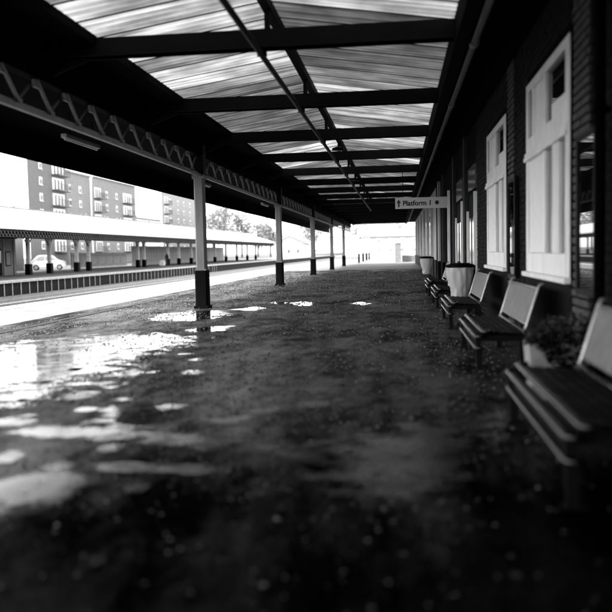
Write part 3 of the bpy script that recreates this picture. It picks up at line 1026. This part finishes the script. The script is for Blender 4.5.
# ------------------------------------------------------------------ clear-sack litter holders
def sack_holder(x, y, label):
    t = thing('sack_holder', label, 'litter bin', (x, y, 0), group='clear sack litter holders')
    n = 20
    ring_ = [(.30 * math.cos(2 * math.pi * k / n), .24 * math.sin(2 * math.pi * k / n)) for k in range(n + 1)]
    MB().tube([(u, v, 1.10) for u, v in ring_], .035, 8, caps=False).build('hoop', 'base_black', t, smooth=True)
    lid = MB()
    lid.add([(u * 1.10, v * 1.10, 1.09) for u, v in ring_[:-1]] + [(u * .72, v * .72, 1.17) for u, v in ring_[:-1]],
            [tuple(range(n, 2 * n))] + [(i, (i + 1) % n, (i + 1) % n + n, i + n) for i in range(n)])
    lid.build('lid', 'base_black', t)
    vs, fs = [], []
    lv = 16
    ns = 56
    for j in range(lv + 1):
        q = j / lv
        rr = .29 - .10 * q + .02 * math.sin(q * 6) - (.08 if j == lv else 0)
        for k in range(ns):
            a = 2 * math.pi * k / ns
            w = 1 + .05 * math.sin(k * 2.9 + q * 3) * (0.3 + q) + .04 * math.sin(k * 1.3 - q * 5) + .05 * math.sin(k * .7 + q * 7 + math.sin(q * 9)) + rnd.uniform(-.045, .045)
            vs.append((rr * w * math.cos(a), rr * .8 * w * math.sin(a), 1.08 - .78 * q))
    for j in range(lv):
        for k in range(ns):
            fs.append((j * ns + k, j * ns + (k + 1) % ns, (j + 1) * ns + (k + 1) % ns, (j + 1) * ns + k))
    fs.append(tuple(lv * ns + k for k in range(ns)))
    MB().add(vs, fs).build('sack', 'plastic_sack', t, smooth=True)
    MB().tube([(.33, 0, .02), (.33, 0, 1.12)], .025, 8).build('post', 'iron_black', t)
    MB().tube([(.33, 0, 0.002), (.33, 0, .03)], .13, 14).build('foot', 'iron_black', t)
    return t
sack_holder(1.42, 18.4, 'litter holder with clear sack and black rim behind the third bench')
sack_holder(1.36, 38.0, 'farther litter holder with clear sack near the pale wall')

# ------------------------------------------------------------------ stone trough of plants between the first two benches
tg = thing('plant_trough', 'pale stone trough of small-leaved plants between the two nearest benches', 'planter', (1.55, 7.92, 0))
tb = MB()
tb.add([(-.26, -.15, 0), (.26, -.15, 0), (.26, .15, 0), (-.26, .15, 0), (-.30, -.18, .56), (.30, -.18, .56), (.30, .18, .56), (-.30, .18, .56),
        (-.25, -.14, .56), (.25, -.14, .56), (.25, .14, .56), (-.25, .14, .56), (-.25, -.14, .5), (.25, -.14, .5), (.25, .14, .5), (-.25, .14, .5)],
       [(3, 2, 1, 0), (0, 1, 5, 4), (1, 2, 6, 5), (2, 3, 7, 6), (3, 0, 4, 7), (4, 5, 9, 8), (5, 6, 10, 9), (6, 7, 11, 10), (7, 4, 8, 11),
        (8, 9, 13, 12), (9, 10, 14, 13), (10, 11, 15, 14), (11, 8, 12, 15)])
tb.build('trough', 'stone_trough', tg, bevel=.012)
MB().box(-.249, .249, -.139, .139, .48, .52).build('soil', 'soil', tg)
lf = MB()
for i in range(2100):
    x, y = rnd.uniform(-.30, .33), rnd.gauss(-.03, .12)
    top = .58 + .30 * rnd.random() ** .5 * max(0, 1 - ((x - .12) / .42) ** 2)
    low = .54 if (x < -.22 or rnd.random() < .3) else .54 - .36 * min(1, (x + .22) / .26)
    if low < .5: y = -.19 - rnd.random() * .05
    zz = low + rnd.random() * (top - low)
    a, tl = rnd.uniform(0, 6.28), rnd.uniform(-.6, .6)
    s = rnd.choice((.010, .016, .022, .03, .045)) * rnd.uniform(.8, 1.2)
    u = Vector((math.cos(a), math.sin(a), tl)) * s
    v = Vector((-math.sin(a), math.cos(a), rnd.uniform(-.5, .5))) * s * .55
    c = Vector((x, y, zz))
    lf.add([c - u, c + v * .9, c + u, c - v], [(0, 1, 2, 3)])
for i in range(30):
    x, y = rnd.gauss(.05, .12), rnd.gauss(0, .06)
    lf.tube([(x * .5, y * .6, .5), (x, y, .6), (x * 1.3, y * 1.2, .68 + rnd.random() * .16)], .004, 4)
lf.build('foliage', 'leaf_dark', tg)

# ------------------------------------------------------------------ far platform: canopy, columns, waiting room, fence
FCX = -32.3
fc = thing('far_canopy', 'white roofed canopy over the opposite platform', 'canopy', (0, 0, 0))
FY0, FY1 = 20, 178
rf = MB()
rf.prism([(-28, 3.62), (-28, 3.86), (-35, 6.06), (-42, 3.86), (-42, 3.72), (-35, 5.9)], 'y', FY0, FY1)
part(rf, 'roof', 'roof_white', fc)
seam = MB().bar((-28.05, 0, 3.875), (-34.95, 0, 6.045), .05, .05).mesh('roof_seam')
yy = 40.0
while yy < FY1:
    share('roof_seam', seam, fc, (0, yy, 0), m='roof_white')
    yy += 3.0
part(MB().box(-35.1, -34.9, FY0, FY1, 6.06, 6.16), 'ridge_cap', 'fence_grey', fc)
vt = MB()
y = 46.0
while y < FY1 - 1:      # small finials / clips along the ridge
    vt.box(-35.05, -34.95, y, y + .25, 6.16, 6.34)
    y += 5.6
tag(part(vt, 'ridge_clips', 'fence_grey', fc), kind='stuff')
GX = -28.3
ft = MB().box(GX - .06, GX + .06, FY0, FY1, 3.04, 3.11).box(GX - .06, GX + .06, FY0, FY1, 3.55, 3.61)
frow = part(ft, 'lattice_girder', 'iron_black', fc)
xb = MB()
y = 44.0
while y < FY1 - 1:
    xb.bar((GX, y, 3.08), (GX, y + .5, 3.57), .05, .07, up=(1, 0, 0))
    xb.bar((GX + .06, y + .5, 3.08), (GX + .06, y, 3.57), .05, .07, up=(1, 0, 0))
    y += .5
tag(part(xb, 'lattice_bars', 'fence_dark', frow), kind='stuff')
part(MB().box(GX - .5, GX - .4, FY0, FY1, 3.0, 3.7), 'eaves_board', 'soffit_black', fc)
part(MB().box(-41.6, -28.9, FY0, FY1, 3.72, 3.75), 'ceiling', 'fence_dark', fc)
for y in (57.0, 65.4, 69.6, 75.8, 78.9, 94.6, 97.0, 107.5, 113, 120, 128, 136, 145, 155, 166, 176):
    c = part(MB().box(-.15, .15, -.15, .15, .95, 3.3), 'column', 'post_white', fc, loc=(FCX, y, 0))
    MB().box(-.24, .24, -.24, .24, .002, .949).build('column_base', 'base_black', c)
    MB().bar((0, .1, 2.6), (0, .8, 3.28), .06, .08).bar((0, -.1, 2.6), (0, -.8, 3.28), .06, .08).build('bracket', 'iron_black', c)
# waiting room with door and poster
ks = thing('waiting_room', 'grey waiting room under the opposite canopy at the left edge', 'shelter', (-36, 60.5, 0))
MB().box(-2, 2, -6, 6, .002, 3.2).build('wall', 'kiosk_grey', ks)
MB().box(-2.15, 2.15, -6.1, 6.1, 3.202, 3.3).build('roof', 'iron_black', ks)
d = MB().box(2.001, 2.05, 2.2, 3.4, .02, 2.3).build('door', 'base_black', ks)
MB().box(2.051, 2.06, 2.35, 3.25, 1.1, 2.15).build('pane', 'pane_grey', d)
p_ = MB().box(2.001, 2.04, 4.1, 5.0, .8, 2.1).build('poster_frame', 'base_black', ks)
MB().box(2.041, 2.045, 4.2, 4.9, .9, 2.0).build('poster', 'garage_grey', p_)
for y in (-5.9, -2, 1.8, 3.7, 5.5):
    MB().box(2.001, 2.08, y, y + .14, .02, 3.19).build('corner_post', 'garage_grey', ks)

# slim white pole leaning beside the van, station lamp
pl = MB().tube([(0, 0, 0), (-.25, 0, 3.4)], .06, 8)
tag(pl.build('white_pole', 'white_paint', loc=(-35.6, 69.0, 0)), 'thin leaning white pole beside the parked white car', 'pole')

# palisade fence behind the far platform
def palisade(y0, y1, x, label, h=1.75, m='fence_light'):
    t = thing('palisade_fence', label, 'fence', (x, y0, 0), group='palisade fences behind the far platform')
    n = max(1, int((y1 - y0) / 2.75))
    pm = MB()
    k = 0.0
    while k < 2.7:
        pm.prism([(k, .08), (k + .07, .08), (k + .07, h - .08), (k + .035, h), (k, h - .08)], 'x', -.015, .015)
        k += .15
    pme = pm.mesh('pale_panel')
    rail = MB().box(-.05, -.02, 0, 2.75, .35, .42).box(-.05, -.02, 0, 2.75, h - .4, h - .33).mesh('fence_rail')
    post = MB().box(-.10, -.05, -.05, .05, 0, h + .05).mesh('fence_post')
    for i in range(n):
        o = share('pale_panel', pme, t, (0, i * 2.75, 0), m=m)
        o['kind'] = 'stuff'
        share('fence_rail', rail, t, (0, i * 2.75, 0), m='fence_dark')
        share('fence_post', post, t, (0, i * 2.75, 0), m='fence_dark')
    return t
palisade(90.5, 112, -39.2, 'grey palisade fence behind the opposite platform left of the first column', 2.0)
# tall boarded fence further on, board by board
bf = thing('board_fence', 'tall grey vertical board fence behind the opposite platform right of the first column', 'fence', (-39.2, 112, 0))
board = MB().box(-.03, .03, .01, .47, .02, 2.9).mesh('board')
for i in range(128):
    share('board', board, bf, (rnd.uniform(-.02, .02), i * .48, rnd.uniform(-.05, .05)), m='fence_light')
MB().box(-.12, -.04, 0, 61.4, .5, .62).box(-.12, -.04, 0, 61.4, 2.2, 2.32).build('rail', 'fence_dark', bf)
# plain low building behind the car
gr = thing('garage_block', 'plain grey garage block behind the parked white car', 'building', (-50, 79, 0))
MB().box(-4, 4, -9, 13, -.03, 4.4).build('wall', 'garage_grey', gr)
MB().box(-4.2, 4.2, -9.2, 13.2, 4.402, 4.6).build('roof', 'fence_grey', gr)
for y in (-7.5, -2.5):
    dd = MB().box(4.001, 4.06, y, y + 4, .0, 3.4).build('shutter', 'fence_grey', gr)
    for k in range(10):
        MB().box(4.061, 4.08, y + .05, y + 3.95, .1 + k * .33, .36 + k * .33).build('shutter_slat', 'fence_grey', dd)

# parked white car, side on
def make_car(label, loc, rz):
    t = thing('parked_car', label, 'car', loc, rz)
    prof = [(-2.1, .35), (-2.15, .75), (-2.0, 1.0), (-1.75, 1.15), (-1.15, 1.72), (-.9, 1.8), (.35, 1.8), (.7, 1.7), (1.25, 1.2), (1.9, 1.05), (2.12, .85), (2.15, .4), (1.9, .3), (-1.9, .3)]
    b = MB()
    n = len(prof)
    vs = []
    for yy, sh in ((-.88, 1), (.88, 1)):
        for x, z in prof:
            inset = .16 * max(0, (z - 1.1) / .7)
            vs.append((x, yy - math.copysign(inset, yy), z))
    b.add(vs, [tuple(range(n)), tuple(reversed(range(n, 2 * n)))] + [(i, i + n, (i + 1) % n + n, (i + 1) % n) for i in range(n)])
    b.build('body', 'car_white', t, bevel=.05)
    for s in (-1, 1):
        for q in (((-1.35, 1.2), (-.95, 1.66), (-.35, 1.68), (-.35, 1.2)), ((-.25, 1.2), (-.25, 1.68), (.35, 1.66), (.95, 1.2))):
            vs = []
            for off in (.006, -.004):
                for x, z in q:
                    vs.append((x, s * (.88 - .16 * max(0, (z - 1.1) / .7) + off), z))
            MB().add(vs, [(0, 1, 2, 3), (7, 6, 5, 4), (0, 4, 5, 1), (1, 5, 6, 2), (2, 6, 7, 3), (3, 7, 4, 0)]).build('side_window', 'car_glass', t)
        for x in (-1.35, 1.35):
            w = MB().tube([(x, s * .70, .33), (x, s * .90, .33)], .33, 18).build('wheel', 'tyre', t)
            MB().tube([(x, s * .90, .33), (x, s * .912, .33)], .2, 14).build('rim', 'lamp_case', w)
        MB().box(2.06, 2.14, s * .5, s * .8, .68, .86).build('headlight', 'car_glass', t)
    vs = []
    for dx in (0, .02):
        vs += [(1.22 + dx, -.8, 1.24 + dx), (1.22 + dx, .8, 1.24 + dx), (.74 + dx, .7, 1.66 + dx), (.74 + dx, -.7, 1.66 + dx)]
    MB().add(vs, [(3, 2, 1, 0), (4, 5, 6, 7), (0, 1, 5, 4), (1, 2, 6, 5), (2, 3, 7, 6), (3, 0, 4, 7)]).build('windscreen', 'car_glass', t)
    return t
make_car('white car parked behind the opposite platform columns', (-42.2, 90.5, -.03), rad(22))

# person standing on the far platform
def make_person(loc):
    J = [(0, 0, .95), (0, 0, 1.15), (0, 0, 1.40), (0, 0, 1.52), (.01, 0, 1.62), (.02, 0, 1.74),
         (0, .10, .90), (.02, .11, .50), (0, .12, .08), (.14, .13, .04),
         (0, -.10, .90), (.04, -.11, .50), (.02, -.12, .08), (.16, -.13, .04),
         (0, .20, 1.40), (-.02, .25, 1.12), (.10, .22, .90), (.14, .21, .82),
         (0, -.20, 1.40), (-.02, -.25, 1.12), (.12, -.20, .95), (.16, -.18, .87)]
    E_ = [(0, 1), (1, 2), (2, 3), (3, 4), (4, 5), (0, 6), (6, 7), (7, 8), (8, 9), (0, 10), (10, 11), (11, 12), (12, 13),
          (2, 14), (14, 15), (15, 16), (16, 17), (2, 18), (18, 19), (19, 20), (20, 21)]
    Rr = [.16, .15, .17, .07, .10, .085, .11, .075, .05, .04, .11, .075, .05, .04, .075, .06, .045, .035, .075, .06, .045, .035]
    me = bpy.data.meshes.new('person')
    me.from_pydata(J, E_, [])
    o = bpy.data.objects.new('person', me)
    COL.objects.link(o)
    sk = o.modifiers.new('skin', 'SKIN')
    if not me.skin_vertices:
        bpy.context.view_layer.objects.active = o
        bm = bmesh.new()
        bm.from_mesh(me)
        bm.verts.layers.skin.verify()
        bm.to_mesh(me)
        bm.free()
    for i, sv in enumerate(me.skin_vertices[0].data):
        sv.radius = (Rr[i], Rr[i])
        sv.use_root = (i == 0)
    o.modifiers.new('sub', 'SUBSURF').levels = 2
    o.modifiers['sub'].render_levels = 2
    me.materials.append(MATS['cloth_black'])
    o.location = loc
    o.rotation_euler = (0, 0, rad(-40))
    return tag(o, 'person in dark clothes standing on the opposite platform by a column', 'person')
make_person((-31.9, 105.6, 0))
bgm = MB()
bgm.prism([(-.36, 0), (.36, 0), (.4, .4), (.3, .75), (.08, .85), (-.2, .8), (-.36, .5)], 'y', -.25, .25)
tag(bgm.build('luggage_sack', 'bag_white', bevel=.12, loc=(-32.0, 103.6, .004)), 'white sack standing beside the dark-clothed person on the opposite platform', 'sack')

# ------------------------------------------------------------------ flats and houses beyond
def apartment(name, label, X, y0, y1, z1, m, wins, balcs, rows, rowh, cat='building', group=None):
    """block with its long face parallel to the tracks at x=X"""
    t = thing(name, label, cat, (X, y0, 0), group=group)
    L = y1 - y0
    MB().prism([(0, 0), (0, L), (-7.6, L), (-6.4, min(14, L - .5))], 'z', -.03, z1).build('wall', m, t)
    MB().prism([(.3, -.1), (.3, L + .1), (-7.7, L + .1), (-6.5, min(14, L - .5))], 'z', z1 + .001, z1 + .35).build('roof', 'fence_grey', t)
    wm = MB().box(.01, .10, -.62, .62, -.72, .72).mesh('window')
    pm = MB().box(.101, .13, .08, .40, -.55, .3).mesh('pane')
    pm2 = MB().box(.101, .13, -.40, -.08, -.55, .3).mesh('pane')
    sm = MB().box(.01, .22, -.7, .7, -.84, -.722).mesh('sill')
    for r in rows:
        for wy in wins:
            if wy - y0 > L: continue
            w = share('window', wm, t, (0, wy - y0, r), m='white_paint')
            share('pane', pm, w, (0, 0, 0), m='balcony_dark')
            share('pane', pm2, w, (0, 0, 0), m='balcony_dark')
            share('sill', sm, w, (0, 0, 0), m='house_pale')
        for by0, by1 in balcs:
            b = MB().box(0.01, .12, by0 - y0, by1 - y0, r - 1.2, r + 1.1).build('balcony', 'white_paint', t)
            w_ = by1 - by0
            MB().box(.13, 1.5, by0 - y0 - .2, by1 - y0 + .2, r - 1.45, r - 1.25).build('balcony_floor', 'balcony_dark', b)
            rl = MB()
            k = 0
            while k <= 10:
                yy = by0 - y0 - .15 + (w_ + .3) * k / 10
                rl.box(1.40, 1.46, yy - .03, yy + .03, r - 1.25, r - .15)
                k += 1
            rl.box(1.38, 1.48, by0 - y0 - .2, by1 - y0 + .2, r - .15, r - .05)
            rl.build('balcony_rail', 'balcony_dark', b)
            for q in (.22, .5, .78):
                MB().box(.121, .15, by0 - y0 + w_ * q - .35, by0 - y0 + w_ * q + .3, r - 1.1, r + .8).build('pane', 'balcony_dark', b)
    return t
rows = [3.8, 6.8, 9.8, 12.75, 15.75, 18.7]
apartment('apartment_block', 'tall grey brick block of flats with balconies at the far left', -66, 134.7, 151.2, 21.6, 'flat_brick',
          (139.8,), ((144.8, 150.0),), rows, 3.0, group='grey flats beyond the far platform')
apartment('apartment_block', 'grey flats with paired windows joined to the right of the tallest block', -67.5, 151.5, 167.2, 18.9, 'flat_brick_light',
          (156.2, 161.5), (), rows[:-1], 3.0, group='grey flats beyond the far platform')
apartment('apartment_block', 'grey flats with two balcony stacks at the right end of the row', -67, 167.4, 195.8, 19.0, 'flat_brick_light',
          (175.6, 182.0), ((168.2, 172.0), (186.5, 192.5)), rows[:-1], 3.0, group='grey flats beyond the far platform')
apartment('pale_house', 'pale rendered house behind the boarded fence', -70, 200, 226, 11.5, 'house_pale',
          (205, 211, 217, 223), (), (3.8, 6.8, 9.8), 3.0)
apartment('pale_flats', 'overexposed pale flats far behind, left of the first column', -73, 238, 285, 21.5, 'flat_brick_pale',
          (247, 256, 263, 271, 280), ((240.5, 244.5),), (3.8, 6.8, 9.8, 12.8, 15.8, 18.8), 3.0)

# trees far behind the opposite canopy
def tree(loc, h, r, label, n=3000):
    t = thing('tree', label, 'tree', loc, group='pale trees beyond the far platform')
    tr = MB()
    tr.tube([(0, 0, 0), (.1, 0, h * .3), (.0, .1, h * .6), (.1, .1, h * .85)], [.35, .26, .16, .06], 8)
    tips = []
    for k in range(26):
        a = rnd.uniform(0, 6.28)
        zz = h * rnd.uniform(.25, .8)
        ln = r * rnd.uniform(.5, 1.0)
        e = Vector((math.cos(a) * ln, math.sin(a) * ln, zz + h * rnd.uniform(.1, .28)))
        mid = Vector((e.x * .45, e.y * .45, zz + (e.z - zz) * .4))
        tr.tube([(0, 0, zz), mid, e], [.12, .07, .02], 5)
        tips += [mid, e]
    tr.build('trunk', 'bark', t)
    lf = MB()
    for k in range(n):
        c = rnd.choice(tips) + Vector((rnd.gauss(0, r * .16), rnd.gauss(0, r * .16), rnd.gauss(0, h * .06)))
        s = rnd.uniform(.14, .38)
        u = Vector((rnd.gauss(0, 1), rnd.gauss(0, 1), rnd.gauss(0, 1))).normalized() * s
        v = u.cross(Vector((rnd.gauss(0, 1), rnd.gauss(0, 1), rnd.gauss(0, 1)))).normalized() * s * .6
        lf.add([c - u, c + v, c + u, c - v], [(0, 1, 2, 3)])
    lf.build('crown', 'leaf_far', t)
for loc, h, r, lab in (((-60.5, 252, 0), 18, 4.6, 'tall pale tree just right of the first column'),
                       ((-58.5, 262, 0), 20.5, 5.0, 'tallest pale tree behind the opposite canopy'),
                       ((-54, 268, 0), 17.5, 4.5, 'slim pale tree at the right of the tall group'),
                       ((-43, 262, 0), 11.5, 4.0, 'low pale tree left of the second column'),
                       ((-50.5, 280, 0), 13, 4.5, 'low spreading pale tree in the gap of the tree row'),
                       ((-20, 380, 0), 15.0, 7.0, 'faint tree behind the bridge left of the platform end'),
                       ((-4, 390, 0), 13.0, 7.0, 'faint tree behind the bridge at the platform end'),
                       ((-33, 300, 0), 14.0, 6.0, 'wide pale tree between the second and third columns')):
    tree(loc, h, r, lab)

# things at the open end of the platform
for i, (y, lab) in enumerate(((96.5, 'first lamp post beyond the canopy end'), (108.5, 'second lamp post beyond the canopy end'),
                              (120.0, 'third lamp post beyond the canopy end'), (131.0, 'farthest lamp post beyond the canopy end'))):
    t = thing('lamp_post', lab, 'lamp post', (-4.8, y, 0), group='lamp posts beyond the canopy')
    MB().tube([(0, 0, 1.15), (0, 0, 4.6)], [.07, .05], 8).build('pole', 'post_white', t)
    MB().tube([(0, 0, .002), (0, 0, .1), (0, 0, 1.149)], [.14, .12, .11], 10).build('base', 'base_black', t)
    MB().tube([(0, 0, 4.55), (.25, 0, 4.75), (.7, 0, 4.8)], .03, 6).build('arm', 'post_white', t)
    MB().prism([(.55, 4.72), (1.25, 4.72), (1.15, 4.84), (.65, 4.84)], 'y', -.12, .12).build('lamp_head', 'lamp_case', t)
gp = thing('brick_pier', 'grey pier standing at the bright open end of the platform', 'pier', (0, 98, 0))
MB().box(-.36, .36, -.36, .36, -.003, 2.3).build('shaft', 'pier_grey', gp, bevel=.02)
MB().add([(-.42, -.42, 2.301), (.42, -.42, 2.301), (.42, .42, 2.301), (-.42, .42, 2.301), (.05, 0, 2.75)],
         [(3, 2, 1, 0), (0, 1, 4), (1, 2, 4), (2, 3, 4), (3, 0, 4)]).build('cap', 'pier_grey', gp)
lw = thing('low_wall', 'low grey wall beside the pier at the platform end', 'wall', (1.6, 99.2, 0))
MB().box(-1.1, 1.1, -.2, .2, -.003, .75).build('wall', 'pier_grey', lw)
MB().box(-1.15, 1.15, -.25, .25, .751, .83).build('coping', 'coping', lw)
rl = thing('end_railing', 'pale iron railing across the far end of the platform', 'railing', (-8, 136, 0))
rp = MB().tube([(0, 0, 0), (0, 0, 2.5)], .05, 6).mesh('baluster')
for i in range(60):
    share('baluster', rp, rl, (i * .3, 0, 0), m='fence_grey')
MB().box(0, 17.8, -.05, .05, 2.3, 2.4).box(0, 17.8, -.03, .03, .2, .26).build('rail', 'fence_grey', rl)
# pale arched road bridge across the tracks in the distance
br = thing('road_bridge', 'pale arched road bridge across the tracks in the distance', 'bridge', (-14, 330, 0))
outl = [(-32, -1), (-32, 7.6), (34, 7.6), (34, -1), (22, -1)]
def arch(cx, w, h, n=14):
    return [(cx + w * math.cos(math.pi * k / n), -1 + h * math.sin(math.pi * k / n)) for k in range(n + 1)]
outl += arch(-15, 7, 5)
MB().prism(outl, 'y', -4, 4).build('span', 'house_pale', br)
MB().box(-32.2, 34.2, -4.3, 4.3, 7.602, 8.0).build('parapet', 'house_pale', br)

# pale gabled house beyond the end of the opposite canopy
gh = thing('gabled_house', 'bright pale gabled house between the second and third columns', 'house', (-35, 250, 0))
MB().prism([(-5, -.03), (5, -.03), (5, 4.2), (0, 6.6), (-5, 4.2)], 'y', 0, 14).build('wall', 'house_pale', gh)
rfh = MB()
rfh.bar((-5.4, 6.8, 4.1), (.05, 6.8, 6.75), 14.6, .15, up=(0, 0, 1))
rfh.bar((5.4, 6.8, 4.1), (-.05, 6.8, 6.75), 14.6, .15, up=(0, 0, 1))
rfh.build('roof', 'fence_grey', gh)
for x in (-3, 0, 3):
    w_ = MB().box(x - .6, x + .6, -.06, -.002, 1.0, 2.6).build('window', 'white_paint', gh)
    MB().box(x - .42, x + .42, -.08, -.062, 1.2, 2.4).build('pane', 'balcony_dark', w_)

# low terrace facing the end of the platform
tr_ = thing('terrace_house', 'hazy grey terrace house beyond the open end of the platform', 'house', (-2, 215, 0))
MB().box(-9, 9, 0, 9, -1.04, 5.2).build('wall', 'flat_brick_pale', tr_)
MB().prism([(-.4, 5.201), (9.4, 5.201), (4.5, 8.2)], 'x', -9.3, 9.3).build('roof', 'fence_grey', tr_)
for x in (-6.5, -3.2, 0, 3.2, 6.5):
    for z in (.9, 3.5):
        w_ = MB().box(x - .6, x + .6, -.08, -.002, z, z + 1.3).build('window', 'white_paint', tr_)
        MB().box(x - .42, x + .42, -.1, -.082, z + .15, z + 1.15).build('pane', 'garage_grey', w_)
for x in (-7.5, 1.5):
    MB().box(x, x + .9, 3.6, 5.2, 7.0, 9.4).build('chimney', 'flat_brick_light', tr_)
